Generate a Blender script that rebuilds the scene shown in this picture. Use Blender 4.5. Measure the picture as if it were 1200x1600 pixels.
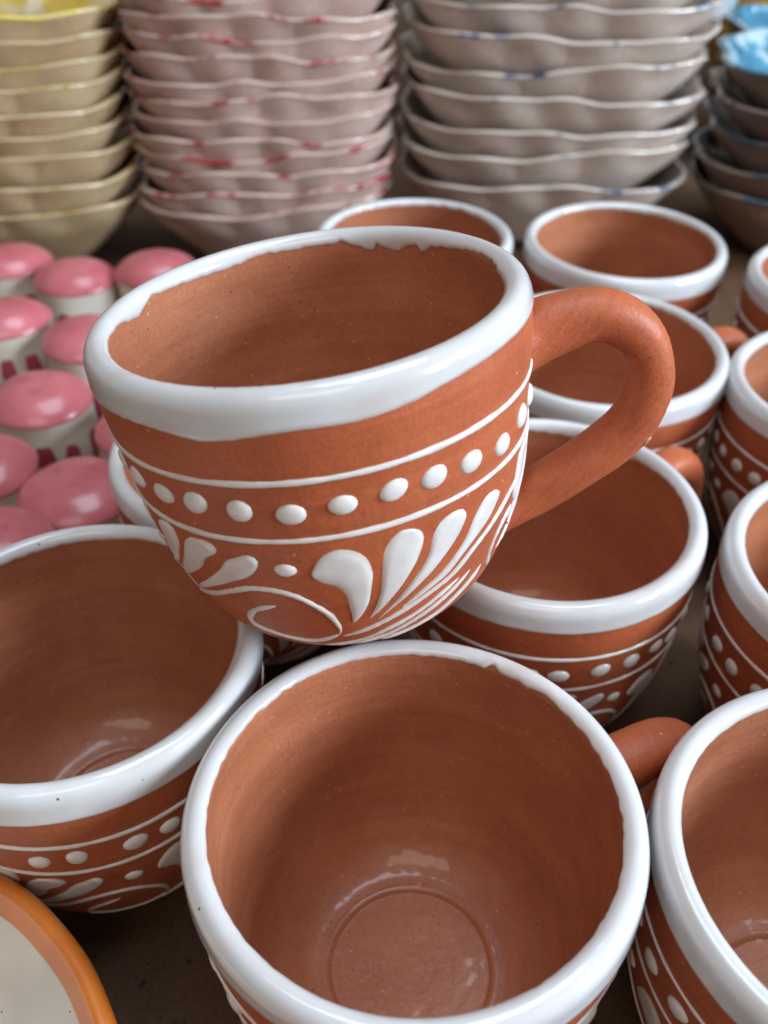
import bpy, math, random
from mathutils import Vector, Matrix

R_ = math.radians
scene = bpy.context.scene
col = scene.collection
for o in list(bpy.data.objects):
    bpy.data.objects.remove(o)

# ------------------------------------------------------------------ camera
cam_d = bpy.data.cameras.new('camera')
cam = bpy.data.objects.new('camera', cam_d)
col.objects.link(cam)
cam.location = (0, 0, 0.252)
cam.rotation_euler = (R_(90 - 38.87), 0, 0)
cam_d.sensor_fit = 'VERTICAL'
cam_d.sensor_height = 36.0
cam_d.lens = 36.0 * 1444 / 1600
cam_d.clip_start = 0.005
cam_d.clip_end = 50
cam_d.dof.use_dof = True
cam_d.dof.focus_distance = 0.205
cam_d.dof.aperture_fstop = 12.5
scene.camera = cam

# ------------------------------------------------------------------ light: a shaded stall lit by an opening on the right
world = bpy.data.worlds.new('World')
scene.world = world
world.use_nodes = True
bg = world.node_tree.nodes['Background']
bg.inputs[0].default_value = (1.0, 0.87, 0.77, 1)
bg.inputs[1].default_value = 0.26

def area(name, loc, target, sx, sy, power, color):
    d = bpy.data.lights.new(name, 'AREA')
    d.shape = 'RECTANGLE'; d.size = sx; d.size_y = sy
    d.energy = power; d.color = color
    o = bpy.data.objects.new(name, d); col.objects.link(o)
    o.location = loc
    o.rotation_euler = (Vector(target) - Vector(loc)).to_track_quat('-Z', 'Y').to_euler()
    return o

area('opening_light_right', (1.60, -0.02, 0.74), (0.0, 0.25, 0.06), 0.34, 0.62, 29, (0.74, 0.87, 1.0))
area('opening_light_right_front', (1.52, -0.55, 0.70), (0.0, 0.25, 0.06), 0.30, 0.50, 17, (0.80, 0.90, 1.0))
area('fill_light_front', (-0.2, -1.3, 2.0), (0.0, 0.3, 0.05), 1.4, 0.8, 8, (1.0, 0.90, 0.80))  # added warm fill for the walls facing the camera, not a real opening
area('fill_light_top', (0.25, 0.45, 2.3), (0.0, 0.28, 0.05), 1.5, 1.1, 29, (0.74, 0.86, 1.0))  # added overhead fill that brightens the mug interiors, not a real opening

scene.view_settings.view_transform = 'Standard'
scene.view_settings.look = 'None'
scene.view_settings.exposure = 0.1
scene.view_settings.gamma = 1.0
scene.render.engine = 'CYCLES'
scene.cycles.use_denoising = True
scene.cycles.use_light_tree = False
scene.cycles.max_bounces = 6
scene.cycles.diffuse_bounces = 5
scene.cycles.glossy_bounces = 3
scene.cycles.use_adaptive_sampling = True
scene.cycles.adaptive_threshold = 0.03
scene.cycles.sample_clamp_indirect = 6

# ------------------------------------------------------------------ materials
def new_mat(name):
    m = bpy.data.materials.new(name)
    m.use_nodes = True
    nt = m.node_tree
    b = nt.nodes['Principled BSDF']
    return m, nt, b

def N(nt, kind, **kw):
    n = nt.nodes.new(kind)
    for k, v in kw.items():
        if k in n.inputs.keys():
            n.inputs[k].default_value = v
        else:
            setattr(n, k, v)
    return n

def ramp(nt, stops):
    r = nt.nodes.new('ShaderNodeValToRGB')
    e = r.color_ramp.elements
    e[0].position, e[0].color = stops[0][0], (*stops[0][1], 1)
    e[1].position, e[1].color = stops[-1][0], (*stops[-1][1], 1)
    for p, c in stops[1:-1]:
        x = e.new(p); x.color = (*c, 1)
    return r

def mixc(nt, fac, a, b, mode='MIX'):
    m = nt.nodes.new('ShaderNodeMix')
    m.data_type = 'RGBA'; m.blend_type = mode
    L = nt.links
    for sock, v in ((m.inputs[0], fac), (m.inputs[6], a), (m.inputs[7], b)):
        if hasattr(v, 'is_output') or isinstance(v, bpy.types.NodeSocket):
            L.new(v, sock)
        elif isinstance(v, (int, float)):
            sock.default_value = v
        else:
            sock.default_value = (*v, 1)
    return m.outputs[2]

def coords(nt):
    """object coordinates shifted by a random amount for each object"""
    tc = nt.nodes.new('ShaderNodeTexCoord')
    oi = nt.nodes.new('ShaderNodeObjectInfo')
    mu = N(nt, 'ShaderNodeVectorMath', operation='MULTIPLY_ADD')
    nt.links.new(oi.outputs['Random'], mu.inputs[0])
    mu.inputs[1].default_value = (3.1, 1.7, 2.3)
    nt.links.new(tc.outputs['Object'], mu.inputs[2])
    return mu.outputs[0], tc.outputs['Object']

def noise(nt, vec, scale, detail=4, rough=.55):
    n = N(nt, 'ShaderNodeTexNoise', Scale=scale, Detail=detail, Roughness=rough)
    nt.links.new(vec, n.inputs['Vector'])
    return n.outputs['Fac']

def bump(nt, h, dist, strength=1.0, normal=None):
    b = N(nt, 'ShaderNodeBump', Strength=strength, Distance=dist)
    nt.links.new(h, b.inputs['Height'])
    if normal: nt.links.new(normal, b.inputs['Normal'])
    return b.outputs[0]

def stretch(nt, vec, s):
    m = N(nt, 'ShaderNodeMapping'); m.inputs['Scale'].default_value = s
    nt.links.new(vec, m.inputs['Vector'])
    return m.outputs[0]

def clay_mat(name, c_dark, c_mid, c_light, rough, coat, coat_rough, speck, rings, dust):
    m, nt, b = new_mat(name)
    v, raw = coords(nt)
    big = noise(nt, v, 38, 3, .6)
    cr = ramp(nt, [(.28, c_dark), (.52, c_mid), (.76, c_light)])
    nt.links.new(big, cr.inputs[0])
    fine = noise(nt, v, 1400, 2, .6)
    fr = ramp(nt, [(.3, (.86, .85, .84)), (.7, (1.1, 1.11, 1.12))])
    nt.links.new(fine, fr.inputs[0])
    c = mixc(nt, 1.0, cr.outputs[0], fr.outputs[0], 'MULTIPLY')
    # marks left by the turning wheel: they run round the wall and in circles over the floor
    sx = nt.nodes.new('ShaderNodeSeparateXYZ'); nt.links.new(raw, sx.inputs[0])
    flat = N(nt, 'ShaderNodeVectorMath', operation='MULTIPLY'); nt.links.new(raw, flat.inputs[0]); flat.inputs[1].default_value = (1, 1, 0)
    ln = N(nt, 'ShaderNodeVectorMath', operation='LENGTH'); nt.links.new(flat.outputs[0], ln.inputs[0])
    ad = N(nt, 'ShaderNodeMath', operation='SUBTRACT'); nt.links.new(sx.outputs[2], ad.inputs[0]); nt.links.new(ln.outputs['Value'], ad.inputs[1])
    cx = nt.nodes.new('ShaderNodeCombineXYZ')
    nt.links.new(sx.outputs[0], cx.inputs[0]); nt.links.new(sx.outputs[1], cx.inputs[1]); nt.links.new(ad.outputs[0], cx.inputs[2])
    streak = noise(nt, stretch(nt, cx.outputs[0], (16, 16, 400)), 1.0, 2, .6)
    sr = ramp(nt, [(.35, (.93, .92, .91)), (.65, (1.05, 1.05, 1.05))])
    nt.links.new(streak, sr.inputs[0])
    c = mixc(nt, 1.0, c, sr.outputs[0], 'MULTIPLY')
    vo = N(nt, 'ShaderNodeTexVoronoi', Scale=260.0); nt.links.new(v, vo.inputs['Vector'])
    # pale grog specks: only in a few cells, only near their centre
    wn = N(nt, 'ShaderNodeSeparateColor'); nt.links.new(vo.outputs['Color'], wn.inputs[0])
    g1 = N(nt, 'ShaderNodeMath', operation='LESS_THAN'); nt.links.new(vo.outputs['Distance'], g1.inputs[0]); g1.inputs[1].default_value = .085
    g2 = N(nt, 'ShaderNodeMath', operation='LESS_THAN'); nt.links.new(wn.outputs[0], g2.inputs[0]); g2.inputs[1].default_value = speck
    g3 = N(nt, 'ShaderNodeMath', operation='MULTIPLY'); nt.links.new(g1.outputs[0], g3.inputs[0]); nt.links.new(g2.outputs[0], g3.inputs[1])
    c = mixc(nt, g3.outputs[0], c, (.62, .34, .22))
    vo2 = N(nt, 'ShaderNodeTexVoronoi', Scale=330.0); nt.links.new(v, vo2.inputs['Vector'])
    w2 = N(nt, 'ShaderNodeSeparateColor'); nt.links.new(vo2.outputs['Color'], w2.inputs[0])
    k1 = N(nt, 'ShaderNodeMath', operation='LESS_THAN'); nt.links.new(vo2.outputs['Distance'], k1.inputs[0]); k1.inputs[1].default_value = .075
    k2 = N(nt, 'ShaderNodeMath', operation='LESS_THAN'); nt.links.new(w2.outputs[1], k2.inputs[0]); k2.inputs[1].default_value = speck * .7
    k3 = N(nt, 'ShaderNodeMath', operation='MULTIPLY'); nt.links.new(k1.outputs[0], k3.inputs[0]); nt.links.new(k2.outputs[0], k3.inputs[1])
    c = mixc(nt, k3.outputs[0], c, (.08, .03, .02))
    oi = nt.nodes.new('ShaderNodeObjectInfo')
    c = mixc(nt, 1.0, c, oi.outputs['Color'], 'MULTIPLY')
    pr = ramp(nt, [(.56, (0, 0, 0)), (.80, (.32,) * 3)]); nt.links.new(noise(nt, v, 95, 3, .7), pr.inputs[0])
    c = mixc(nt, pr.outputs[0], c, dust)
    nt.links.new(c, b.inputs['Base Color'])
    b.inputs['Roughness'].default_value = rough
    b.inputs['Specular IOR Level'].default_value = .4
    b.inputs['Coat Weight'].default_value = coat
    b.inputs['Coat Roughness'].default_value = coat_rough
    n1 = bump(nt, fine, .00012, .6)
    n2 = bump(nt, streak, .00016, rings, n1)
    n3 = bump(nt, noise(nt, v, 150, 2, .65), .0005, .5, n2)
    nt.links.new(n3, b.inputs['Normal'])
    if coat:
        nt.links.new(bump(nt, noise(nt, v, 85, 2), .0016, .6), b.inputs['Coat Normal'])
    return m

CLAY = clay_mat('terracotta', (.40, .096, .038), (.46, .116, .045), (.51, .140, .058), .48, 0, .3, .10, .8, (.50, .19, .10))
CLAY_IN = clay_mat('clear_glazed_terracotta', (.42, .152, .075), (.48, .183, .094), (.54, .215, .118), .38, .5, .07, .5, .6, (.50, .24, .15))

def glaze_mat(name, base, tint, edge_col, rough=.16, specks=.10, big=45, smear=None):
    m, nt, b = new_mat(name)
    v, raw = coords(nt)
    cr = ramp(nt, [(.3, tint), (.62, base)])
    nt.links.new(noise(nt, v, big, 2), cr.inputs[0])
    c = cr.outputs[0]
    if smear:      # places where the dipped glaze came out thin
        sm = ramp(nt, [(.58, (0, 0, 0)), (.74, (.55,) * 3)]); nt.links.new(noise(nt, stretch(nt, v, (1, 1, 2.2)), 34, 3, .65), sm.inputs[0])
        c = mixc(nt, sm.outputs[0], c, smear)
    if edge_col:
        at = nt.nodes.new('ShaderNodeAttribute'); at.attribute_name = 'thin'
        mul = N(nt, 'ShaderNodeMath', operation='MULTIPLY')
        er = ramp(nt, [(.35, (.1,) * 3), (.7, (1, 1, 1))]); nt.links.new(noise(nt, v, 160, 3), er.inputs[0])
        nt.links.new(at.outputs['Fac'], mul.inputs[0]); nt.links.new(er.outputs[0], mul.inputs[1])
        c = mixc(nt, mul.outputs[0], c, edge_col)
    vo = N(nt, 'ShaderNodeTexVoronoi', Scale=190.0); nt.links.new(v, vo.inputs['Vector'])
    w = N(nt, 'ShaderNodeSeparateColor'); nt.links.new(vo.outputs['Color'], w.inputs[0])
    k1 = N(nt, 'ShaderNodeMath', operation='LESS_THAN'); nt.links.new(vo.outputs['Distance'], k1.inputs[0]); k1.inputs[1].default_value = .06
    k2 = N(nt, 'ShaderNodeMath', operation='LESS_THAN'); nt.links.new(w.outputs[1], k2.inputs[0]); k2.inputs[1].default_value = specks
    k3 = N(nt, 'ShaderNodeMath', operation='MULTIPLY'); nt.links.new(k1.outputs[0], k3.inputs[0]); nt.links.new(k2.outputs[0], k3.inputs[1])
    c = mixc(nt, k3.outputs[0], c, (.16, .10, .08))
    nt.links.new(c, b.inputs['Base Color'])
    b.inputs['Roughness'].default_value = rough
    b.inputs['Coat Weight'].default_value = .5
    b.inputs['Coat Roughness'].default_value = .06
    n1 = bump(nt, noise(nt, v, 110, 1), .0004, .35)
    nt.links.new(n1, b.inputs['Normal'])
    nt.links.new(n1, b.inputs['Coat Normal'])
    return m

WHITE = glaze_mat('white_glaze', (.64, .655, .675), (.57, .565, .56), (.54, .32, .23), .12, .3, smear=(.56, .47, .41))
SLIP = glaze_mat('white_slip', (.76, .755, .74), (.68, .655, .63), (.58, .34, .25), .30, .03, 200)
SLIP.node_tree.nodes['Principled BSDF'].inputs['Coat Weight'].default_value = .3
PINK = glaze_mat('pink_glaze', (.53, .15, .17), (.45, .105, .125), None, .28, .15, 60)
PINK.node_tree.nodes['Principled BSDF'].inputs['Coat Weight'].default_value = .3
PINK.node_tree.nodes['Principled BSDF'].inputs['Coat Roughness'].default_value = .10
ROSE = glaze_mat('rose_glaze', (.40, .065, .10), (.33, .05, .08), None, .25, .0)
CREAM = glaze_mat('cream_glaze', (.78, .74, .66), (.68, .62, .53), None, .25, .05)
ORANGE = glaze_mat('orange_glaze', (.72, .215, .03), (.60, .16, .02), None, .3, .05, 60)
PLATE_IN = glaze_mat('ivory_glaze', (.66, .61, .53), (.52, .47, .40), None, .24, .25, 40)
HOLE = glaze_mat('shaker_hole', (.40, .07, .10), (.32, .05, .08), None, .5, 0)

def bowl_clay(name, base, dark):
    m, nt, b = new_mat(name)
    v, raw = coords(nt)
    cr = ramp(nt, [(.3, dark), (.66, base)])
    nt.links.new(noise(nt, v, 16, 4, .6), cr.inputs[0])
    c = mixc(nt, .18, cr.outputs[0], cr.outputs[0])
    fr = ramp(nt, [(.35, (.9, .89, .88)), (.65, (1.06, 1.06, 1.06))])
    nt.links.new(noise(nt, v, 400, 3), fr.inputs[0])
    c = mixc(nt, 1.0, c, fr.outputs[0], 'MULTIPLY')
    nt.links.new(c, b.inputs['Base Color'])
    b.inputs['Roughness'].default_value = .42
    b.inputs['Coat Weight'].default_value = .2
    b.inputs['Coat Roughness'].default_value = .2
    nt.links.new(bump(nt, noise(nt, v, 60, 4), .0008, .5), b.inputs['Normal'])
    return m

def bowl_glaze(name, c1, c2, white, amount):
    """pale glaze with splashes of colour that run over the edge"""
    m, nt, b = new_mat(name)
    v, raw = coords(nt)
    cr = ramp(nt, [(.3, c1), (.7, c2)]); nt.links.new(noise(nt, v, 70, 3), cr.inputs[0])
    k = ramp(nt, [(amount - .04, (1, 1, 1)), (amount + .04, (0, 0, 0))]); nt.links.new(noise(nt, v, 42, 4, .6), k.inputs[0])
    c = mixc(nt, k.outputs[0], white, cr.outputs[0])
    nt.links.new(c, b.inputs['Base Color'])
    b.inputs['Roughness'].default_value = .14
    b.inputs['Coat Weight'].default_value = .7
    b.inputs['Coat Roughness'].default_value = .05
    nt.links.new(bump(nt, noise(nt, v, 40, 3), .0012, .5), b.inputs['Normal'])
    return m

BC_YEL = bowl_clay('buff_clay', (.64, .50, .31), (.50, .36, .20))
BC_RED = bowl_clay('rosy_buff_clay', (.68, .53, .465), (.50, .345, .285))
BC_BLU = bowl_clay('grey_buff_clay', (.68, .59, .52), (.52, .41, .34))
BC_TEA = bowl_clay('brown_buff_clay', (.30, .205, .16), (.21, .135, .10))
BG_YEL = bowl_glaze('yellow_bowl_glaze', (.62, .45, .045), (.70, .55, .14), (.66, .58, .40), .58)
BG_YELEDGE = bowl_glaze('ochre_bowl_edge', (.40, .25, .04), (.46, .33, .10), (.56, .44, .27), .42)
BG_RED = bowl_glaze('red_bowl_glaze', (.28, .012, .02), (.40, .04, .05), (.58, .44, .385), .42)
BG_BLU = bowl_glaze('blue_bowl_glaze', (.015, .05, .16), (.04, .13, .28), (.60, .52, .46), .40)
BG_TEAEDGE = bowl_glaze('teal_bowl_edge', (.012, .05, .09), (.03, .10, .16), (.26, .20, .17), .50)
BG_TEA = bowl_glaze('teal_bowl_glaze', (.012, .09, .18), (.09, .30, .43), (.42, .56, .62), .58)

def table_mat():
    m, nt, b = new_mat('brown_board')
    tc = nt.nodes.new('ShaderNodeTexCoord'); v = tc.outputs['Object']
    cr = ramp(nt, [(.3, (.07, .036, .019)), (.55, (.11, .060, .033)), (.8, (.15, .085, .048))])
    nt.links.new(noise(nt, stretch(nt, v, (30, 9, 9)), 1.0, 6, .62), cr.inputs[0])
    fr = ramp(nt, [(.35, (.8, .8, .8)), (.65, (1.14, 1.13, 1.12))]); nt.links.new(noise(nt, v, 900, 3), fr.inputs[0])
    c = mixc(nt, 1.0, cr.outputs[0], fr.outputs[0], 'MULTIPLY')
    sp = ramp(nt, [(.30, (1, 1, 1)), (.34, (0, 0, 0))]); nt.links.new(noise(nt, v, 180, 2), sp.inputs[0])
    c = mixc(nt, sp.outputs[0], c, (.035, .024, .018))
    nt.links.new(c, b.inputs['Base Color'])
    b.inputs['Roughness'].default_value = .7
    b.inputs['Specular IOR Level'].default_value = .2
    nt.links.new(bump(nt, noise(nt, v, 350, 4), .0004, .5), b.inputs['Normal'])
    return m
TABLE = table_mat()

# ------------------------------------------------------------------ mesh helpers
def mesh(name, verts, faces, mats, fmat=None, smooth=True, thin=None):
    me = bpy.data.meshes.new(name)
    me.from_pydata(verts, [], faces)
    for m in (mats if isinstance(mats, (list, tuple)) else [mats]):
        me.materials.append(m)
    if fmat: me.polygons.foreach_set('material_index', fmat)
    if smooth: me.polygons.foreach_set('use_smooth', [True] * len(me.polygons))
    if thin is not None:
        a = me.attributes.new('thin', 'FLOAT', 'POINT')
        a.data.foreach_set('value', thin)
    me.update()
    return me

def obj(name, me, parent=None):
    o = bpy.data.objects.new(name, me)
    col.objects.link(o)
    if parent: o.parent = parent
    return o

def tag(o, label, cat, group=None):
    o['label'] = label; o['category'] = cat
    if group: o['group'] = group
    return o

def catmull(P, per=10, closed=False):
    P = [tuple(p) for p in P]
    n = len(P)
    if n < 3: per = max(per, 2)
    out = []
    segs = n if closed else n - 1
    d = len(P[0])
    for i in range(segs):
        if closed:
            a, b, c, e = P[i - 1], P[i], P[(i + 1) % n], P[(i + 2) % n]
        else:
            b, c = P[i], P[i + 1]
            a = P[i - 1] if i else tuple(2 * x - y for x, y in zip(b, c))
            e = P[i + 2] if i + 2 < n else tuple(2 * y - x for x, y in zip(b, c))
        for k in range(per):
            t = k / per
            out.append(tuple(.5 * (2 * b[j] + (c[j] - a[j]) * t + (2 * a[j] - 5 * b[j] + 4 * c[j] - e[j]) * t * t
                                   + (3 * b[j] - a[j] - 3 * c[j] + e[j]) * t ** 3) for j in range(d)))
    if not closed: out.append(P[-1])
    return out

def resample(P, n):
    L = [0]
    for a, b in zip(P, P[1:]): L.append(L[-1] + math.dist(a, b))
    out, j = [], 0
    for i in range(n):
        t = L[-1] * i / (n - 1)
        while j < len(L) - 2 and L[j + 1] < t: j += 1
        w = (t - L[j]) / max(L[j + 1] - L[j], 1e-12)
        out.append(tuple(x + (y - x) * w for x, y in zip(P[j], P[j + 1])))
    return out

class Curve2:
    """profile polyline (r, h) looked up by arc length, with normals"""
    def __init__(s, pts, per=14):
        s.p = catmull(pts, per)
        s.L = [0]
        for a, b in zip(s.p, s.p[1:]): s.L.append(s.L[-1] + math.dist(a, b))
        s.len = s.L[-1]
    def at(s, t):
        import bisect
        t = min(max(t, 0), s.len)
        j = min(max(bisect.bisect_right(s.L, t) - 1, 0), len(s.p) - 2)
        w = (t - s.L[j]) / max(s.L[j + 1] - s.L[j], 1e-12)
        a, b = s.p[j], s.p[j + 1]
        tx, ty = b[0] - a[0], b[1] - a[1]
        l = math.hypot(tx, ty) or 1
        return a[0] + (b[0] - a[0]) * w, a[1] + (b[1] - a[1]) * w, -ty / l, tx / l   # r, h, normal (outside when going down the outer wall)

def lathe(name, pts, mats, split=None, seg=128, wob=None):
    """pts: (r, h) list; faces after index split take material 1; wob(theta, r, h) shifts the radius"""
    vs, fs, fm = [], [], []
    idx = []
    for i, (r, h) in enumerate(pts):
        if r < 1e-6:
            idx.append([len(vs)] * seg); vs.append((0, 0, h))
        else:
            row = []
            for k in range(seg):
                t = 2 * math.pi * k / seg
                rr = r + (wob(t, r, h) if wob else 0)
                row.append(len(vs)); vs.append((rr * math.cos(t), rr * math.sin(t), h))
            idx.append(row)
    for i in range(len(pts) - 1):
        for k in range(seg):
            q = [idx[i][k], idx[i][(k + 1) % seg], idx[i + 1][(k + 1) % seg], idx[i + 1][k]]
            f = []
            for x in q:
                if x not in f: f.append(x)
            if len(f) > 2:
                fs.append(f[::-1]); fm.append(1 if split is not None and i >= split else 0)
    return mesh(name, vs, fs, mats, fm)

# ------------------------------------------------------------------ the mug, rim at h = 0, built for rim radius 47.5 mm
OUT = [(.0470, -.0048), (.0471, -.009), (.0468, -.014), (.0461, -.020), (.0454, -.028), (.0446, -.036), (.0435, -.044),
       (.0421, -.050), (.0405, -.055), (.0388, -.060), (.0364, -.065), (.0337, -.069), (.0305, -.072), (.0265, -.075), (.0225, -.0775)]
INN = [(.0420, -.0028), (.0421, -.006), (.0421, -.012), (.0414, -.020), (.0408, -.030), (.0398, -.040), (.0383, -.048), (.0360, -.056),
       (.0330, -.062), (.0290, -.066), (.0250, -.0684), (.0222, -.0690), (.0211, -.0691), (.0204, -.0694), (.0198, -.0700), (.0190, -.0703), (.012, -.0706), (.004, -.0708)]
LIP = [(.0470, -.0048), (.0467, -.0026), (.0458, -.0011), (.0445, -.0005), (.0433, -.0007), (.0424, -.0015), (.0420, -.0028)]
OUT_BARREL = [(.0470, -.0048), (.0471, -.009), (.0471, -.014), (.0470, -.020), (.0467, -.028), (.0462, -.036), (.0454, -.044),
              (.0443, -.050), (.0429, -.055), (.0412, -.060), (.0388, -.065), (.0360, -.069), (.0328, -.072), (.0288, -.075), (.0245, -.0775)]
BASE_H = -.0785

class MugKind:
    """meshes shared by the mugs of one kind"""
    def __init__(s, key, seed, out, in_edge=None, out_edge=None, seg=144, in_mean=3.2, in_amp=1.1, out_mean=4.0, out_amp=.9):
        s.key = key
        rnd = s.rnd = random.Random(seed)
        s.out = Curve2(out)
        body = [(0, BASE_H + .0012), (.012, BASE_H + .0012), (.0195, BASE_H + .0006), (.0205, BASE_H)]
        body += [(out[-1][0] * .97, BASE_H + .0003)]
        body += [p for p in catmull(out[::-1], 5)]
        split = len(body) + 6
        body += catmull(LIP, 4)[1:]
        split = len(body) - 5
        body += catmull(INN, 5)[1:] + [(0, -.0708)]
        ph = [rnd.uniform(0, 6.28) for _ in range(6)]
        def wob(t, r, h):
            return .00022 * math.sin(2 * t + ph[0]) * (r / .045) + .00012 * math.sin(3 * t + ph[1] + h * 60) + .00007 * math.sin(5 * t + ph[2] - h * 90)
        s.wob = wob
        s.body = lathe('body_' + key, body, [CLAY, CLAY_IN], split, seg, wob)
        # rim glaze
        full = out[::-1][:]     # curve running inner wall (deep) -> lip -> outer wall
        pin = [p for p in INN if p[1] > -.03][::-1]
        path = pin[:-1] + LIP[::-1] + out[1:6]
        s.rimc = Curve2(path, 12)
        # arc lengths of the two lip ends on that curve
        def arc_of(pt):
            return min(range(len(s.rimc.p)), key=lambda i: math.dist(s.rimc.p[i], pt))
        s.a_in = s.rimc.L[arc_of(INN[0])]
        s.a_out = s.rimc.L[arc_of(LIP[0])]
        s.in_edge = in_edge or s.random_edge(rnd, in_mean, in_amp, rag=.45)
        s.out_edge = out_edge or s.random_edge(rnd, out_mean, out_amp, rag=.1)
        s.glaze = s.make_glaze()
        s.parts = []          # (name, mesh)
        s.handle_mesh = None

    def random_edge(s, rnd, mean, amp, rag):
        ph = [(rnd.randint(1, 4), rnd.uniform(0, 6.28), rnd.uniform(.2, .5)) for _ in range(3)]
        hi = [(rnd.randint(9, 70), rnd.uniform(0, 6.28), rnd.uniform(.1, .5)) for _ in range(9)]
        chips = [(rnd.uniform(0, 6.28), rnd.uniform(.02, .09), rnd.uniform(-1.6, 1.2)) for _ in range(14)]
        def f(t):
            v = mean + amp * sum(a * math.sin(k * t + p) for k, p, a in ph)
            v += rag * .35 * sum(a * math.sin(k * t + p) for k, p, a in hi)
            for c, w, d in chips:
                x = abs((t - c + math.pi) % (2 * math.pi) - math.pi)
                if x < w: v += rag * d * (1 - (x / w) ** 2)
            return v
        return f

    def surf(s, t, a, off):
        r, h, nr, nh = s.out.at(a)
        w = s.wob(t, r, h)
        r2 = r + w + nr * off
        return (r2 * math.cos(t), r2 * math.sin(t), h + nh * off)

    def make_glaze(s, seg=540):
        us = [0, .006, .016, .032, .055, .09, .14, .2, .27, .34, .41, .48, .55, .62, .69, .76, .83, .89, .93, .958, .978, .99, .996, 1]
        vs, thin = [], []
        for k in range(seg):
            t = 2 * math.pi * k / seg
            a0 = s.a_in - s.in_edge(t) * .001
            a1 = s.a_out + s.out_edge(t) * .001
            for u in us:
                a = a0 + (a1 - a0) * u
                r, h, nr, nh = s.rimc.at(a)
                e = min(u, 1 - u) * (a1 - a0)          # metres from the edge of the glaze
                th = .00050 * (1 - math.exp(-e / .00022)) - .00006
                if e < 1e-7: th = -.00012
                th *= 1 + .18 * math.exp(-((e - .0011) / .0006) ** 2)
                nrr, nhh = (nr, nh)
                rr = r + s.wob(t, r, h) + nrr * th
                vs.append((rr * math.cos(t), rr * math.sin(t), h + nhh * th))
                thin.append(max(0, 1 - e / .0011))
        n = len(us)
        fs = []
        for k in range(seg):
            k2 = (k + 1) % seg
            for i in range(n - 1):
                fs.append((k * n + i, k * n + i + 1, k2 * n + i + 1, k2 * n + i))
        return mesh('rim_glaze_' + s.key, vs, fs, WHITE, thin=thin)

    def ribbon(s, name, L, R, hgt, K=26, M=7, closed=False):
        """raised slip between two outlines given as (theta in degrees, arc in mm)"""
        vs, thin = [], []
        r0 = .043
        for (tl, al), (tr, ar) in zip(L, R):
            rr = s.out.at((al + ar) / 2 * .001)[0]
            w = math.hypot(R_(tl - tr) * rr, (al - ar) * .001)
            hh = hgt * min(1, (w / .0014) ** .8)
            for j in range(M):
                u = j / (M - 1)
                dome = max(0, 1 - abs(2 * u - 1) ** 3.2) ** .55
                t = R_(tl + (tr - tl) * u); a = (al + (ar - al) * u) * .001
                vs.append(s.surf(t, a, -.00008 + dome * hh))
                thin.append(1.0 if j in (0, M - 1) else 0)
        n = len(L)
        fs = []
        for i in range(n if closed else n - 1):
            i2 = (i + 1) % n
            for j in range(M - 1):
                fs.append((i * M + j, i * M + j + 1, i2 * M + j + 1, i2 * M + j))
        return mesh(name + '_' + s.key, vs, fs, SLIP, thin=thin)

    def petal(s, L, R, hgt=.00062, K=26):
        L2 = resample(catmull(L, 8), K); R2 = resample(catmull(R, 8), K)
        ph = [s.rnd.uniform(0, 6.28) for _ in range(4)]
        def hand(P, o, k0):
            return [(t + .14 * math.sin(i * .6 + ph[k0]) * math.sin(math.pi * i / (K - 1)), a + .09 * math.sin(i * .8 + ph[k0 + 1]) * math.sin(math.pi * i / (K - 1))) for i, (t, a) in enumerate(P)]
        L2, R2 = hand(L2, 0, 0), hand(R2, 0, 2)
        s.parts.append(('petal', s.ribbon('petal', L2, R2, hgt, M=9)))

    def stroke(s, pts, width, name='slip_stroke', hgt=.00055, taper=(0.3, 0.3), K=None):
        P = resample(catmull(pts, 8), K or max(12, 6 * len(pts)))
        n = len(P); L, R = [], []
        for i, (t, a) in enumerate(P):
            p, q = P[max(i - 1, 0)], P[min(i + 1, n - 1)]
            rr = s.out.at(a * .001)[0] * 1000
            dx, dy = R_(q[0] - p[0]) * rr, q[1] - p[1]
            l = math.hypot(dx, dy) or 1
            nx, ny = -dy / l, dx / l
            u = i / (n - 1)
            tp = min(1, taper[0] + u * 6, taper[1] + (1 - u) * 6)
            w = width / 2 * tp * (1 + .12 * math.sin(i * 1.1 + t) + .08 * math.sin(i * .43))
            if i in (0, n - 1): w *= .25
            L.append((t + math.degrees(nx * w / rr), a + ny * w)); R.append((t - math.degrees(nx * w / rr), a - ny * w))
        s.parts.append((name, s.ribbon(name, L, R, hgt, M=6)))

    def ring(s, a0, width, amp=.25):
        ph = [s.rnd.uniform(0, 6.28) for _ in range(5)]
        L, R = [], []
        for k in range(300):
            t = k * 1.2; x = R_(t)
            a = a0 + amp * (math.sin(x + ph[0]) + .6 * math.sin(2 * x + ph[1]) + .25 * math.sin(5 * x + ph[2]))
            w = width / 2 * (1 + .10 * math.sin(7 * x + ph[3]) + .09 * math.sin(23 * x + ph[4]) + .05 * math.sin(61 * x))
            L.append((t, a + w)); R.append((t, a - w))
        s.parts.append(('slip_line', s.ribbon('slip_line', L, R, .00055, M=6, closed=True)))

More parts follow.
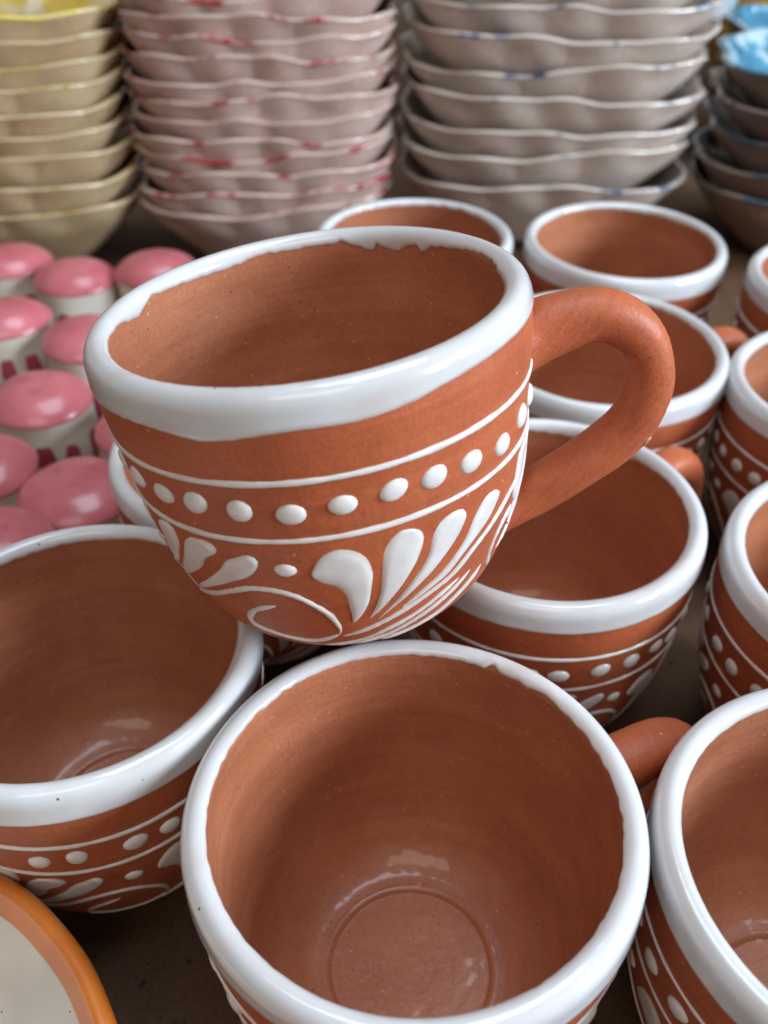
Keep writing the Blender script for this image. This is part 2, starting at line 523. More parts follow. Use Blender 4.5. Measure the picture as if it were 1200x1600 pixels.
    def dot(s, t, a, w, h, rot=0., hgt=.0010):
        rr = s.out.at(a * .001)[0] * 1000
        vs, thin = [], []
        rings = [(0, 1), (.4, .93), (.7, .74), (.88, .47), (.97, .2), (1.02, -.06)]
        b1, b2, e = s.rnd.uniform(0, 6.28), s.rnd.uniform(0, 6.28), s.rnd.uniform(.03, .15)
        seg = 18
        for q, z in rings:
            for k in range(1 if q == 0 else seg):
                x = 2 * math.pi * k / seg
                m = q * (1 + e * math.cos(x - b1) + .04 * math.sin(2 * x + b2))
                dx, dy = m * w / 2 * math.cos(x), m * h / 2 * math.sin(x)
                dx, dy = dx * math.cos(rot) - dy * math.sin(rot), dx * math.sin(rot) + dy * math.cos(rot)
                vs.append(s.surf(R_(t) + dx / rr, (a + dy) * .001, z * hgt))
                thin.append(1.0 if q > 1 else 0)
        fs = [(0, 1 + (k + 1) % seg, 1 + k) for k in range(seg)]
        for i in range(len(rings) - 2):
            for k in range(seg):
                a_, b_ = 1 + i * seg + k, 1 + i * seg + (k + 1) % seg
                fs.append((a_, b_, b_ + seg, a_ + seg))
        s.parts.append(('dot', mesh('dot_' + s.key, vs, fs, SLIP, thin=thin)))

    def decorate(s, jit=0., dots=None, r1=13.9, r2=27.2, nd=29, sh_a=0.):
        """two lines with a row of dots between, then three scroll-and-petal motifs round the mug"""
        rnd = s.rnd
        lw = 1 if dots else rnd.uniform(.8, 1.05)
        s.ring(r1, 1.5 * lw); s.ring(r2, 1.4 * lw)
        if dots:
            row = list(dots)
            t = row[-1][0] + 12.2
            while t < row[0][0] + 360 - 8:
                row.append((t + rnd.uniform(-1, 1), 20.4 + rnd.uniform(-.6, .6))); t += 12.3
        else:
            row = [(k * 360 / nd + rnd.uniform(-1.6, 1.6), (r1 + r2) / 2 + rnd.uniform(-.9, .9)) for k in range(nd)]
        for t, a in row:
            s.dot(t, a, rnd.uniform(5.2, 6.2), rnd.uniform(4.5, 5.2), rnd.uniform(-.35, .15))
        for m in range(3):
            d = 120 * m
            j = (lambda: rnd.uniform(-jit, jit)) if (jit or m) else (lambda: 0)
            def sh(P, gx=None, gy=None):
                return [(t + d + gx, a + gy + sh_a) for t, a in P]
            for L, R in PETALS:
                gx, gy = j() * 1.2, j() * .5
                s.petal(sh(L, gx, gy), sh(R, gx, gy))
            gx, gy = j(), j() * .4
            for P, w, nm in STROKES:
                s.stroke(sh(P, gx, gy), w * 1.15, nm)
            s.dot(-99.4 + d + gx, 35.3 + sh_a, 4.6, 3.4, .1, .0008)

    def make_handle(s, path, w=.0126, t=.0117, seg=28):
        P = catmull([(r * .001, h * .001) for r, h in path], 10)
        L = [0]
        for a, b in zip(P, P[1:]): L.append(L[-1] + math.dist(a, b))
        tot = L[-1]
        # rings lie closer together where the handle spreads into the wall
        st = sorted(set([round(x, 6) for x in [0, .0006, .0013, .0022, .0033, .0046, .006, .008, .010] + [tot - y for y in (0, .0006, .0013, .0022, .0033, .0046, .006, .008, .010)]
                         + [.0125 + (tot - .025) * k / 30 for k in range(31)]]))
        def at(d):
            for j in range(len(L) - 1):
                if L[j + 1] >= d or j == len(L) - 2:
                    w_ = (d - L[j]) / max(L[j + 1] - L[j], 1e-12)
                    return tuple(x + (y - x) * w_ for x, y in zip(P[j], P[j + 1]))
        tab = sorted((p[1], p[0]) for p in s.out.p)
        def wall(h):
            if h <= tab[0][0]: return tab[0][1]
            for (ha, ra), (hb, rb) in zip(tab, tab[1:]):
                if ha <= h <= hb: return ra + (rb - ra) * (h - ha) / max(hb - ha, 1e-9)
            return tab[-1][1]
        vs, fs = [], []
        n = len(st)
        for i, d in enumerate(st):
            r, h = at(d)
            p, q = at(max(d - .001, 0)), at(min(d + .001, tot))
            dx, dy = q[0] - p[0], q[1] - p[1]
            l = math.hypot(dx, dy); nx, ny = -dy / l, dx / l
            u = d / tot
            e = min(d, tot - d)
            fl = 1 + .26 * math.exp(-e / .0024) + .14 * math.exp(-e / .007) + .04 * math.sin(u * 9 + 1) - .04 * math.sin(u * 3.14) - .10 * max(0, min(1, (u - .55) / .25))
            for k in range(seg):
                x = 2 * math.pi * k / seg
                c, sn = math.cos(x), math.sin(x)
                f = (abs(c) ** 2.3 + abs(sn) ** 2.3) ** (-1 / 2.3)
                a = f * c * t / 2 * fl * (1 + .02 * math.sin(u * 31) + .018 * math.sin(u * 13 + 2 * x))
                b = f * sn * w / 2 * fl * (1 + .025 * math.sin(u * 23 + 2) + .015 * math.sin(u * 17 + 3 * x + 1))
                X, Y, Z = r + nx * a, b + .0007 * math.sin(u * 5), h + ny * a
                # close to the wall the section is pulled on to the wall itself
                k_ = max(0, 1 - e / .0075) ** 1.3
                X0 = math.sqrt(max(wall(Z) ** 2 - Y * Y, 1e-6)) - .0006
                if e < 1e-6: X = X0
                else: X = max(X + (X0 + e * .8 - X) * k_, X0)
                vs.append((X, Y, Z))
        for i in range(n - 1):
            for k in range(seg):
                k2 = (k + 1) % seg
                fs.append((i * seg + k, i * seg + k2, (i + 1) * seg + k2, (i + 1) * seg + k))
        s.handle_mesh = mesh('handle_' + s.key, vs, fs, CLAY)

# outlines measured on the mug wall: (angle round the mug in degrees, mm down the wall from the lip)
PETALS = [
 ([(-85.2,54.3),(-85.0,51.2),(-85.2,47.8),(-86.0,43.4),(-87.8,40.9),(-90.6,39.7),(-92.6,38.0),(-93.0,36.6)],
  [(-84.8,54.3),(-82.2,51.8),(-79.6,48.3),(-77.8,42.8),(-77.0,38.6),(-78.2,34.3),(-81.0,31.8),(-84.6,30.7),(-88.2,31.5),(-91.0,33.6),(-93.0,36.6)]),
 ([(-80.0,53.9),(-77.6,49.7),(-75.6,44.3),(-74.8,39.1),(-74.0,34.5),(-72.0,31.8),(-68.6,29.9),(-65.6,30.3)],
  [(-79.8,53.9),(-75.0,50.1),(-71.2,46.8),(-67.8,43.4),(-64.8,39.3),(-62.6,35.3),(-62.2,33.2),(-63.4,31.3),(-65.6,30.3)]),
 ([(-77.4,54.7),(-71.8,49.9),(-68.0,46.2),(-64.0,42.2),(-61.2,38.2),(-59.8,34.3),(-57.0,31.3),(-53.0,30.5),(-50.0,31.1)],
  [(-77.0,54.7),(-72.0,51.4),(-66.0,47.6),(-60.6,44.3),(-55.8,41.2),(-52.0,38.0),(-49.2,34.7),(-48.6,33.0),(-50.0,31.1)]),
 ([(-69.6,52.6),(-63.2,48.9),(-56.4,45.5),(-52.0,42.4),(-48.4,39.1),(-46.0,35.5),(-42.6,32.6),(-39.0,31.8),(-36.0,32.4)],
  [(-69.2,53.0),(-62.4,50.1),(-54.6,47.2),(-48.8,43.2),(-44.0,40.7),(-39.4,38.9),(-36.0,36.3),(-34.4,34.0),(-36.0,32.4)]),
 ([(-142.2,42.4),(-143.8,39.1),(-143.2,34.5),(-142.2,31.1),(-139.4,29.2)],
  [(-141.2,42.0),(-134.6,35.1),(-132.8,31.3),(-134.2,28.9),(-139.4,29.2)]),
 ([(-143.0,46.8),(-141.2,43.9),(-134.4,37.0),(-130.2,32.2),(-126.4,29.9)],
  [(-142.4,46.9),(-135.6,43.7),(-127.6,39.1),(-123.8,35.3),(-118.6,32.8),(-117.6,30.9),(-119.6,29.6),(-123.2,29.5),(-126.4,29.9)]),
 ([(-139.8,49.7),(-126.0,41.4),(-120.0,37.4),(-116.2,34.0),(-112.2,32.4),(-109.2,31.5),(-107.2,32.0)],
  [(-139.8,50.5),(-127.4,45.1),(-119.0,41.4),(-112.8,38.9),(-108.8,36.6),(-106.4,34.0),(-106.4,32.6),(-107.2,32.0)]),
]
STROKES = [
 ([(-89.8,60.2),(-81.8,58.1),(-71.4,54.7),(-61.6,51.6),(-52.8,48.9),(-45.2,44.5),(-37.8,41.3),(-30.0,38.2),(-22.8,36.1),(-19.0,35.7)], 1.25, 'slip_stroke'),
 ([(-98.0,65.6),(-84.6,63.7),(-73.4,59.9),(-62.6,56.4),(-55.2,53.7),(-48.6,51.8)], 1.1, 'slip_stroke'),
 ([(-88.8,65.8),(-75.6,63.7),(-65.2,60.2),(-54.6,56.4),(-43.4,51.8)], 1.2, 'slip_stroke'),
 ([(-77.2,66.8),(-64.4,64.8),(-53.0,61.8),(-44.8,57.9),(-37.0,53.7)], 1.5, 'slip_stroke'),
 ([(-31.8,57.6),(-33.2,51.2),(-30.6,46.0),(-23.2,42.4)], 1.2, 'slip_stroke'),
 ([(-146.8,54.3),(-130.4,48.7),(-121.0,44.7),(-113.0,41.8),(-107.6,41.2),(-102.8,41.8),(-98.6,43.4),(-95.2,46.0),(-92.0,49.4),(-90.2,53.2),(-89.6,56.6),(-90.6,59.5)], 1.35, 'scroll'),
 ([(-106.4,47.0),(-111.4,48.5),(-116.2,51.0),(-119.8,54.5),(-119.8,57.4),(-115.8,59.3),(-110.2,61.0),(-103.4,62.0),(-99.4,61.9),(-94.8,60.8),(-90.4,58.9)], 1.35, 'scroll'),
]
HERO_DOTS = [(-143.0,19.4),(-130.2,19.8),(-119.2,19.7),(-107.0,20.1),(-94.8,21.1),(-82.0,20.3),(-69.4,20.1),(-58.0,20.1),(-46.4,20.9),(-34.0,22.2)]

def table_edge(pairs, extra):
    """edge depth (mm) interpolated through measured (degrees, mm) pairs, closed by extra(theta) elsewhere"""
    P = sorted(pairs)
    def f(t):
        d = math.degrees(t)
        while d > P[0][0] + 360: d -= 360
        while d < P[0][0]: d += 360
        if d <= P[-1][0]:
            for (a, va), (b, vb) in zip(P, P[1:]):
                if a <= d <= b: return va + (vb - va) * (d - a) / max(b - a, 1e-6) + extra(t) * .25
        w = (d - P[-1][0]) / (P[0][0] + 360 - P[-1][0])
        return P[-1][1] + (P[0][1] - P[-1][1]) * w + extra(t) * math.sin(math.pi * w)
    return f

HERO_IN = [(9,-3.32),(11,-2.11),(20.4,-1.71),(29.8,-2.21),(39.8,-2.81),(48.6,-3.62),(53,-5.03),(54.6,-3.52),(58.6,-3.82),(61.8,-5.43),(64.4,-5.23),(68,-4.32),
           (70.4,-3.42),(71.2,-4.92),(73.8,-5.03),(79.4,-3.72),(83,-2.51),(86.8,-2.91),(99,-3.12),(108.4,-2.71),(118.4,-3.32),(124.6,-3.82),(132.8,-3.52),(141.8,-3.32),
           (146.4,-3.12),(155.2,-2.21),(159,-3.42),(163.8,-4.62),(169.6,-4.12),(177.4,-2.71),(188.2,-2.21)]
HERO_OUT = [(-145.6,3.5),(-132.6,3.1),(-123.4,3.3),(-116.2,4.0),(-111.2,4.6),(-103.2,4.0),(-97.4,3.3),(-88.8,2.8),(-82.2,3.0),(-75.2,3.1),(-69.6,2.9),(-62.4,2.4),(-55.2,1.4),(-47.2,.9),(-38.8,.6),(-31.4,.5)]
def rag(seed, amp):
    r = random.Random(seed)
    hi = [(r.randint(6, 90), r.uniform(0, 6.28), r.uniform(.2, .6)) for _ in range(10)]
    return lambda t: amp * sum(a * math.sin(k * t + p) for k, p, a in hi)

HANDLE = [(46.4,-17.2),(48.6,-16.2),(52.2,-14.9),(60.3,-13.7),(66.7,-15.7),(71.7,-20.4),(73.8,-26.6),(73.7,-33.5),(70.3,-41.0),(64.8,-46.2),(55.9,-51.6),(46.5,-56.6),(39.6,-60.6)]

hero_kind = MugKind('hero', 3, OUT, table_edge([(d, -h - 2.6) for d, h in HERO_IN], rag(5, .5)), table_edge(HERO_OUT, rag(6, .12)), seg=192)
hero_kind.decorate(0, HERO_DOTS)
hero_kind.make_handle(HANDLE)
plain_kind = MugKind('plain', 11, OUT, in_mean=-.6, in_amp=.5, out_mean=3.6, out_amp=1.0)
plain_kind.decorate(1.0)
plain_kind.handle_mesh = hero_kind.handle_mesh
shade_kind = MugKind('shade', 51, OUT, in_mean=.2, in_amp=.6, out_mean=4.6, out_amp=.7)
shade_kind.decorate(1.6, None, 15.2, 26.6, 26, -.6)
shade_kind.handle_mesh = hero_kind.handle_mesh
ragged_kind = MugKind('ragged', 23, OUT, in_mean=.4, in_amp=1.3, out_mean=3.4, out_amp=1.2)
ragged_kind.decorate(1.2)
ragged_kind.handle_mesh = hero_kind.handle_mesh
barrel_kind = MugKind('barrel', 37, OUT_BARREL, in_mean=.0, in_amp=1.2, out_mean=3.8, out_amp=.8)
barrel_kind.decorate(1.2)
barrel2_kind = MugKind('barrel_b', 67, OUT_BARREL, in_mean=.9, in_amp=1.5, out_mean=4.4, out_amp=1.0)
barrel2_kind.decorate(1.6, None, 14.6, 28.4, 27, .8)
barrel_kind.make_handle([(r + (1.6 if i > 8 else .3), h) for i, (r, h) in enumerate(HANDLE)])

barrel2_kind.handle_mesh = barrel_kind.handle_mesh

def place_mug(kind, matrix, label, group, handle_at, shade=(1, 1, 1)):
    """handle_at: direction of the handle in degrees; the decoration starts at the angle 0 of the root"""
    root = bpy.data.objects.new('mug', None)
    root.empty_display_size = .02
    col.objects.link(root)
    root.matrix_world = matrix
    tag(root, label, 'mug', group)
    obj('body', kind.body, root).color = (*shade, 1)
    obj('rim_glaze', kind.glaze, root)
    h = obj('handle', kind.handle_mesh, root)
    h.rotation_euler = (0, 0, R_(handle_at)); h.color = (*shade, 1)
    for nm, me in kind.parts:
        obj(nm, me, root)
    return root

# ------------------------------------------------------------------ table
def build_table():
    n = 24
    vs, fs = [], []
    x0, x1, y0, y1 = -1.1, 1.1, -.35, 1.9
    for j in range(n + 1):
        for i in range(n + 1):
            vs.append((x0 + (x1 - x0) * i / n, y0 + (y1 - y0) * j / n, 0))
    for j in range(n):
        for i in range(n):
            a = j * (n + 1) + i
            fs.append((a, a + 1, a + n + 2, a + n + 1))
    o = obj('table_top', mesh('table_top', vs, fs, TABLE))
    o['kind'] = 'structure'
    o['label'] = 'dark brown board that all the pottery stands on'
build_table()

# ------------------------------------------------------------------ mugs
S = 1.03
hx, hy, hz = Vector((.99174, 0, .1283)), Vector((.01152, .99596, -.08903)), Vector((-.12778, .08977, .98773))
hero_m = Matrix(((hx.x, hy.x, hz.x, -.01732), (hx.y, hy.y, hz.y, .18689), (hx.z, hy.z, hz.z, .16257), (0, 0, 0, 1))) @ Matrix.Diagonal((S, S, S, 1))
GROUP = 'white rimmed terracotta mugs'
hero = place_mug(hero_kind, hero_m, 'tilted terracotta mug with petal scrolls, balanced on top of the other mugs', GROUP, 3)

def flake(name, host, mid, out, phi, size, mat_, seed):
    """small irregular chip on the handle: mid (r, h) on its centre line, out = outward direction there, phi = angle round the section"""
    l = math.hypot(*out); nr, nh = out[0] / l, out[1] / l
    n = Vector((nr * math.cos(phi), -math.sin(phi), nh * math.cos(phi)))
    c = Vector((mid[0] + nr * .0060 * math.cos(phi), -.0062 * math.sin(phi), mid[1] + nh * .0060 * math.cos(phi)))
    t1 = Vector((-nh, 0, nr)); t2 = n.cross(t1)
    vs, fs = [], []
    for ring, lift in ((1.0, -.0007), (.86, .00018), (.4, .00022)):
        for k in range(12):
            x = 2 * math.pi * k / 12
            q = ring * size * (1 + .3 * math.sin(2 * x + seed) + .22 * math.sin(3 * x + 2 * seed))
            b = q * math.sin(x) * .75
            vs.append(tuple(c + t1 * q * math.cos(x) + t2 * b + n * (lift - b * b / .0124)))
    for j in range(2):
        for k in range(12):
            k2 = (k + 1) % 12
            fs.append((j * 12 + k, j * 12 + k2, (j + 1) * 12 + k2, (j + 1) * 12 + k))
    fs.append(tuple(24 + k for k in range(12)))
    return obj(name, mesh(name, vs, fs, mat_), host)
CHIP = clay_mat('chipped_clay', (.52, .25, .15), (.60, .30, .19), (.66, .36, .24), .7, 0, .3, .1, .3, (.6, .35, .25))
hero_handle = [c for c in hero.children if c.name.startswith('handle')][0]
flake('chip', hero_handle, (.0693, -.0420), (.8, -.6), .85, .0011, CHIP, 2)
RIM = .082
KZ = RIM / -BASE_H
def std(x, y, k, rot, tx=0., ty=0.):
    return Matrix.Translation((x, y, RIM)) @ Matrix.Rotation(R_(tx), 4, 'X') @ Matrix.Rotation(R_(ty), 4, 'Y') @ Matrix.Rotation(R_(rot), 4, 'Z') @ Matrix.Diagonal((k, k, KZ, 1))

MUGS = [
 # kind, x, y, scale, turn of the decoration, handle direction in the scene, label
 (plain_kind, .0062, .1137, 1.036, 20, 22, 'terracotta mug at the bottom centre seen from above, glossy clay inside'),
 (shade_kind, -.0785, .1605, .985, 32, 205, 'shaded terracotta mug at the left edge, its inside dark under the balanced mug'),
 (ragged_kind, .0484, .2167, 1.0, 35, 37, 'terracotta mug directly behind and below the lower end of the big handle'),
 (ragged_kind, .0828, .3137, 1.0, 160, 24, 'terracotta mug seen through the loop of the big handle'),
 (shade_kind, .1123, .4139, .985, 80, 230, 'terracotta mug in the back row, right one, in front of the blue edged bowls'),
 (ragged_kind, .0141, .4200, .985, 250, 215, 'terracotta mug in the back row, left one, half hidden behind the balanced mug'),
 (plain_kind, -.0445, .2476, .94, 130, 80, 'white rim of a mug peeking out left of the balanced mug, beside the pink shakers'),
 (barrel_kind, .1030, .1000, 1.0, 40, -40, 'terracotta mug in the bottom right corner, cut off by the frame'),
 (barrel2_kind, .1433, .1890, 1.0, 170, -30, 'terracotta mug at the right edge, second from the bottom right corner'),
 (barrel_kind, .1720, .2850, 1.0, 285, -20, 'terracotta mug at the right edge beside the mug seen through the big handle'),
 (barrel2_kind, .2058, .3710, 1.0, 75, -10, 'farthest terracotta mug at the right edge, in front of the teal bowls'),
]
rm = random.Random(4)
for kind, x, y, k, rot, hd, label in MUGS:
    v = rm.uniform(.86, 1.06); w = rm.uniform(.93, 1.05)
    m = std(x, y, k * rm.uniform(.995, 1.005), rot, rm.uniform(-.7, .7), rm.uniform(-.7, .7))
    place_mug(kind, m, label, GROUP, hd - rot, (v, v * w, v * w * w))

# ------------------------------------------------------------------ pink topped shakers
def shaker_meshes():
    body = [(0, 0), (.015, 0), (.0172, .001), (.0186, .004), (.0200, .012), (.0206, .020), (.0208, .028), (.0207, .034), (.0209, .038), (.0212, .0405), (.0212, .0418)]
    lid = [(.0211, .0414), (.0217, .0419), (.0217, .0427), (.0209, .0442), (.0185, .0468), (.0146, .0493), (.0100, .0510), (.0053, .0519), (0, .0522)]
    wob = lambda t, r, h: .00025 * math.sin(2 * t + 1) + .00012 * math.sin(5 * t + h * 200)
    b = lathe('shaker_body', catmull(body, 4), CREAM, None, 56, wob)
    l = lathe('shaker_lid', catmull(lid, 4)[:-1] + [(0, .0522)], PINK, None, 56, wob)
    h = lathe('shaker_hole', [(.0016, 0), (.0014, .0004), (.0009, .0003), (.0006, -.0001), (0, -.0002)], HOLE, None, 16)
    vs, fs = [], []
    n, M = 14, 7
    for i in range(n):                              # one rose petal painted thickly down the wall
        u = i / (n - 1)
        z = .0315 - u * .0245
        w = .0046 * max(.05, math.sin(math.pi * min(1, u * .80 + .10)) ** .5) * (1.1 - .6 * u)
        for j in range(M):
            v = 2 * j / (M - 1) - 1
            t = v * w / .0207
            rr = .0206 - .0001 + .0009 * (1 - abs(v) ** 3) ** .6 * math.sin(math.pi * (u * .96 + .02)) ** .5
            if z < .020: rr -= (.020 - z) * .075
            vs.append((rr * math.cos(t), rr * math.sin(t), z))
    for i in range(n - 1):
        for j in range(M - 1):
            fs.append((i * M + j, i * M + j + 1, (i + 1) * M + j + 1, (i + 1) * M + j))
    p = mesh('shaker_petal', vs, [f[::-1] for f in fs], ROSE)
    return b, l, h, p
SB, SL, SH, SP = shaker_meshes()

SHAKERS = [
 (-.2039, .4753, 'pink topped shaker at the left edge, farthest back against the yellow bowls'),
 (-.1628, .4564, 'pink topped shaker in the back row, middle of three, second from the left edge'),
 (-.1185, .4572, 'pink topped shaker in the back row, right one, touching the balanced mug rim'),
 (-.1819, .4053, 'pink topped shaker at the left edge, in the second row from the back'),
 (-.1412, .3917, 'pink topped shaker in the second row from the back, beside the balanced mug rim'),
 (-.1475, .3391, 'pink topped white shaker with rose petals showing on its side, centre of the group'),
 (-.0974, .3181, 'pink topped shaker almost hidden behind the left side of the balanced mug'),
 (-.1561, .2900, 'pink topped shaker cut by the left edge, beside the large front lid'),
 (-.1151, .2724, 'large looking reddish pink shaker lid just behind the dark left mug'),
 (-.1360, .2349, 'frontmost pink topped shaker at the left edge, behind the rim of the left mug'),
]
rs = random.Random(8)
for i, (x, y, label) in enumerate(SHAKERS):
    root = bpy.data.objects.new('shaker', None); root.empty_display_size = .02
    col.objects.link(root)
    root.location = (x, y, 0)
    root.rotation_euler = (R_(rs.uniform(-3, 3)), R_(rs.uniform(-3, 3)), R_(rs.uniform(0, 360)))
    k = rs.uniform(.99, 1.04); root.scale = (k, k * rs.uniform(.98, 1.0), rs.uniform(.94, 1.06))
    tag(root, label, 'shaker', 'pink topped shakers')
    obj('body', SB, root)
    lid = obj('lid', SL, root)
    for q in range(3):
        a = q * 2.094 + .3
        h = obj('hole', SH, lid)
        h.location = (.0068 * math.cos(a), .0068 * math.sin(a), .0514)
        h.rotation_euler = (R_(-10 * math.sin(a)), R_(10 * math.cos(a)), 0)
    for q in range(11):
        p = obj('petal', SP, root); p.rotation_euler = (0, 0, (q + rs.uniform(-.06, .06)) * 2 * math.pi / 11)

# ------------------------------------------------------------------ stacks of scalloped bowls
def bowl_mesh(name, a, b, clay, seed, lobes=12, hgt=.046, n_exp=3.2, seg=192):
    """unglazed outside; rim at z = 0"""
    rnd = random.Random(seed)
    ph = rnd.uniform(0, 6.28)
    amps = [rnd.uniform(.7, 1.3) for _ in range(lobes)]
    prof = [(.40, -1.0), (.47, -1.0), (.52, -.94), (.63, -.76), (.755, -.53), (.875, -.31), (.945, -.145), (.982, -.05), (1.0, 0)]
    prof = catmull(prof, 3)
    tk = .0033
    def pt(t, f, z, inner=0.):
        g = (abs(math.cos(t)) ** n_exp + (abs(math.sin(t)) * a / b) ** n_exp) ** (-1 / n_exp)
        x = (t * lobes / (2 * math.pi) + ph)
        am = amps[int(math.floor(x)) % lobes]
        lob = .5 * math.sin(math.pi * x) ** 2 + .5 * (math.sqrt(math.sin(math.pi * x) ** 2 + .10) - .316) / .733
        w = math.exp(-((z + .16) / .17) ** 2)
        f2 = f + am * .040 * (lob - .6) * w + .010 * (lob - .6) * math.exp(-(z / .2) ** 2)
        r = a * g * f2 - inner
        zz = z * hgt + (.0014 * lob * am + .0013 * math.sin(3 * t + seed) + .0012 * math.sin(2 * t + 2 * seed) + .0006 * math.sin(7 * t + seed)) * math.exp(-(z / .35) ** 2)
        return (r * math.cos(t), r * math.sin(t), zz)
    rows_out = [[pt(2 * math.pi * k / seg, f, z) for k in range(seg)] for f, z in prof]
    top = []
    for (f, z) in [(1.0, 0)]:
        top = [[Vector(pt(2 * math.pi * k / seg, f, z, tk * .5)) + Vector((0, 0, .0007)) for k in range(seg)]]
    rows_in = [[Vector(pt(2 * math.pi * k / seg, f, z, tk)) + Vector((0, 0, .0012 if z < -.9 else 0)) for k in range(seg)] for f, z in prof[::-1]]
    for i, row in enumerate(rows_in):
        u = i / (len(rows_in) - 1)
        rows_in[i] = [v + Vector((0, 0, .0032 * u)) for v in row]
    rows = rows_out + [[tuple(v) for v in r] for r in top] + [[tuple(v) for v in r] for r in rows_in]
    vs = [tuple(v) for r in rows for v in r]
    fs = []
    nr = len(rows)
    for i in range(nr - 1):
        for k in range(seg):
            k2 = (k + 1) % seg
            fs.append((i * seg + k, i * seg + k2, (i + 1) * seg + k2, (i + 1) * seg + k))
    fs.append(tuple(range(seg))[::-1])
    fs.append(tuple((nr - 1) * seg + k for k in range(seg)))
    body = mesh(name, vs, fs, clay)
    # glaze layer: lines the inside, goes over the edge and ends a few mm down the outside
    o0 = len(rows_out)
    g_rows = []
    for (f, z, off) in [(.985, -.05, -.0002), (.990, -.036, .0001), (.995, -.018, .0002), (1.0, 0, .0002)]:
        row = []
        for k in range(seg):
            t = 2 * math.pi * k / seg
            d = .5 + .5 * math.sin(4 * t + ph) * math.sin(7 * t + 2 * ph)
            zz = z * (.35 + .65 * d); ff = 1 - (1 - f) * (.35 + .65 * d)
            row.append(pt(t, ff, zz, -off))
        g_rows.append(row)
    g_rows.append([tuple(Vector(v) + Vector((0, 0, .0003))) for v in rows[o0]])
    for r in rows[o0 + 1:]:
        g_rows.append([(x * (1 - .0006 / max(math.hypot(x, y), .01)), y * (1 - .0006 / max(math.hypot(x, y), .01)), z + .0005) for x, y, z in r])
    gv = [v for r in g_rows for v in r]
    gf = []
    for i in range(len(g_rows) - 1):
        for k in range(seg):
            k2 = (k + 1) % seg
            gf.append((i * seg + k, i * seg + k2, (i + 1) * seg + k2, (i + 1) * seg + k))
    gf.append(tuple((len(g_rows) - 1) * seg + k for k in range(seg)))
    return body, gv, gf

ORD = ['bottom', 'second', 'third', 'fourth', 'fifth', 'sixth', 'seventh', 'eighth', 'ninth', 'tenth', 'eleventh', 'twelfth', 'thirteenth']
def stack(x, y, a, b, zs, clay, glaze, top_glaze, rot, what, group, seed, lobes):
    rnd = random.Random(seed)
    sets = []
    for q in range(6):
        body, gv, gf = bowl_mesh('bowl_body', a, b, clay, seed * 10 + q, lobes)
        sets.append((body, mesh('bowl_glaze', gv, gf, glaze), gv, gf))
    for i, z in enumerate(zs):
        body, gl, gv, gf = sets[rnd.randrange(6)]
        last = i == len(zs) - 1
        if last and top_glaze: gl = mesh('bowl_glaze', gv, gf, top_glaze)
        o = obj('bowl', body)
        o.location = (x + rnd.uniform(-.0025, .0025), y + rnd.uniform(-.002, .002), z)
        o.rotation_euler = (R_(rnd.uniform(-.9, .9)), R_(rnd.uniform(-1.0, 1.0)), R_(rot + rnd.uniform(-4, 4) + 180 * rnd.randrange(2)))
        obj('inner_glaze', gl, o)
        nth = 'top bowl of' if last and top_glaze else ('bottom bowl of' if i == 0 else '%s bowl from the bottom of' % ORD[i])
        tag(o, nth + ' ' + what, 'bowl', group)

stack(-.235, .585, .086, .064, [.049, .0645, .080, .0925, .1035, .115, .1265, .1375, .149], BC_YEL, BG_YELEDGE, BG_YEL, 4,
      'the buff stack with yellow insides', 'bowls in the yellow stack', 1, 12)
stack(-.0735, .598, .0795, .060, [.0455, .0555, .066, .076, .0855, .096, .107, .117, .128, .138, .1485, .1595, .171], BC_RED, BG_RED, None, 3,
      'the rosy stack with red edges', 'bowls in the red stack', 2, 12)
stack(.102, .622, .0915, .070, [.054, .072, .086, .103, .119, .136, .150, .166, .182], BC_BLU, BG_BLU, None, -2,
      'the grey stack with blue flecks', 'bowls in the blue stack', 3, 12)
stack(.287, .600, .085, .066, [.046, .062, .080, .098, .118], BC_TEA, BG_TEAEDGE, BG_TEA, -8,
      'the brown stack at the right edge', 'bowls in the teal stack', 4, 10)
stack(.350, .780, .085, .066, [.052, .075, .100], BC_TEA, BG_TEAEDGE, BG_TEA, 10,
      'the far teal stack, top right corner', 'bowls in the far teal stack', 5, 10)

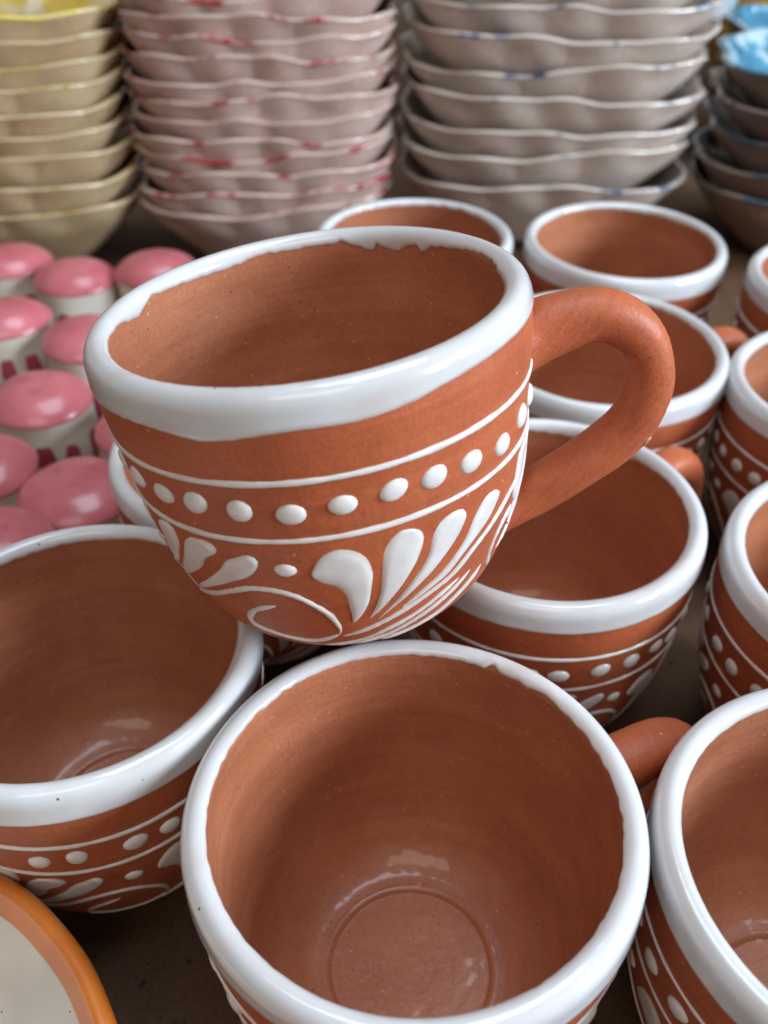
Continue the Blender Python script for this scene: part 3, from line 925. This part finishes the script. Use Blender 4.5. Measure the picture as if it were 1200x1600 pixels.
# large white bowl and ochre pot behind the blue stack
wb = catmull([(0, .004), (.050, .004), (.056, 0), (.066, 0), (.072, .006), (.098, .030), (.124, .061), (.145, .100), (.151, .116), (.153, .119), (.150, .121), (.146, .116), (.140, .100), (.118, .061), (.09, .032), (.05, .014), (.001, .012)], 4)
o = obj('serving_bowl', lathe('serving_bowl', wb, WHITE, None, 96)); o.location = (.14, .872, 0)
tag(o, 'large white glazed bowl, a strip of its side showing behind the blue flecked stack', 'bowl')
op = catmull([(0, .003), (.045, .003), (.05, 0), (.056, .004), (.070, .03), (.078, .06), (.074, .09), (.066, .105), (.068, .115), (.064, .117), (.060, .106), (.068, .09), (.071, .06), (.062, .03), (.04, .01), (.001, .008)], 4)
OCHRE = glaze_mat('ochre_glaze', (.52, .30, .035), (.42, .22, .025), None, .3, .05)
o = obj('pot', lathe('pot', op, OCHRE, None, 80)); o.location = (.385, .965, 0)
tag(o, 'ochre yellow pot glimpsed between the white bowl and the teal bowls', 'pot')

# ------------------------------------------------------------------ orange rimmed dish in the bottom left corner
def dish():
    R0 = .0882
    root = bpy.data.objects.new('dish', None); root.empty_display_size = .02
    col.objects.link(root)
    root.location = (-.1327, .0408, 0)
    tag(root, 'ivory dish with an orange rim in the bottom left corner', 'dish')
    zt = .047
    outer = [(0, .002), (.040, .002), (.043, 0), (.047, 0), (.051, .004), (.066, .016), (.078, .029), (R0 - .0025, zt - .006)]
    inner = [(R0 - .0064, zt - .0058), (.073, .030), (.060, .018), (.044, .010), (.02, .007), (.001, .0065)]
    obj('body', lathe('dish_body', catmull(outer + [(R0 - .001, zt - .003), (R0 - .003, zt - .001), (R0 - .0048, zt - .0022)] + inner, 5), PLATE_IN, None, 160), root)
    rim = [(R0 - .0048, zt - .011), (R0 - .0018, zt - .0075), (R0 - .0002, zt - .0035), (R0 - .0012, zt - .0008), (R0 - .0032, zt), (R0 - .0046, zt - .0010), (R0 - .0058, zt - .0034), (R0 - .0072, zt - .0064)]
    w = lambda t, r, h: .00012 * math.sin(9 * t) + .0001 * math.sin(23 * t + h * 100)
    obj('rim', lathe('dish_rim', catmull(rim, 6), ORANGE, None, 160, w), root)
dish()
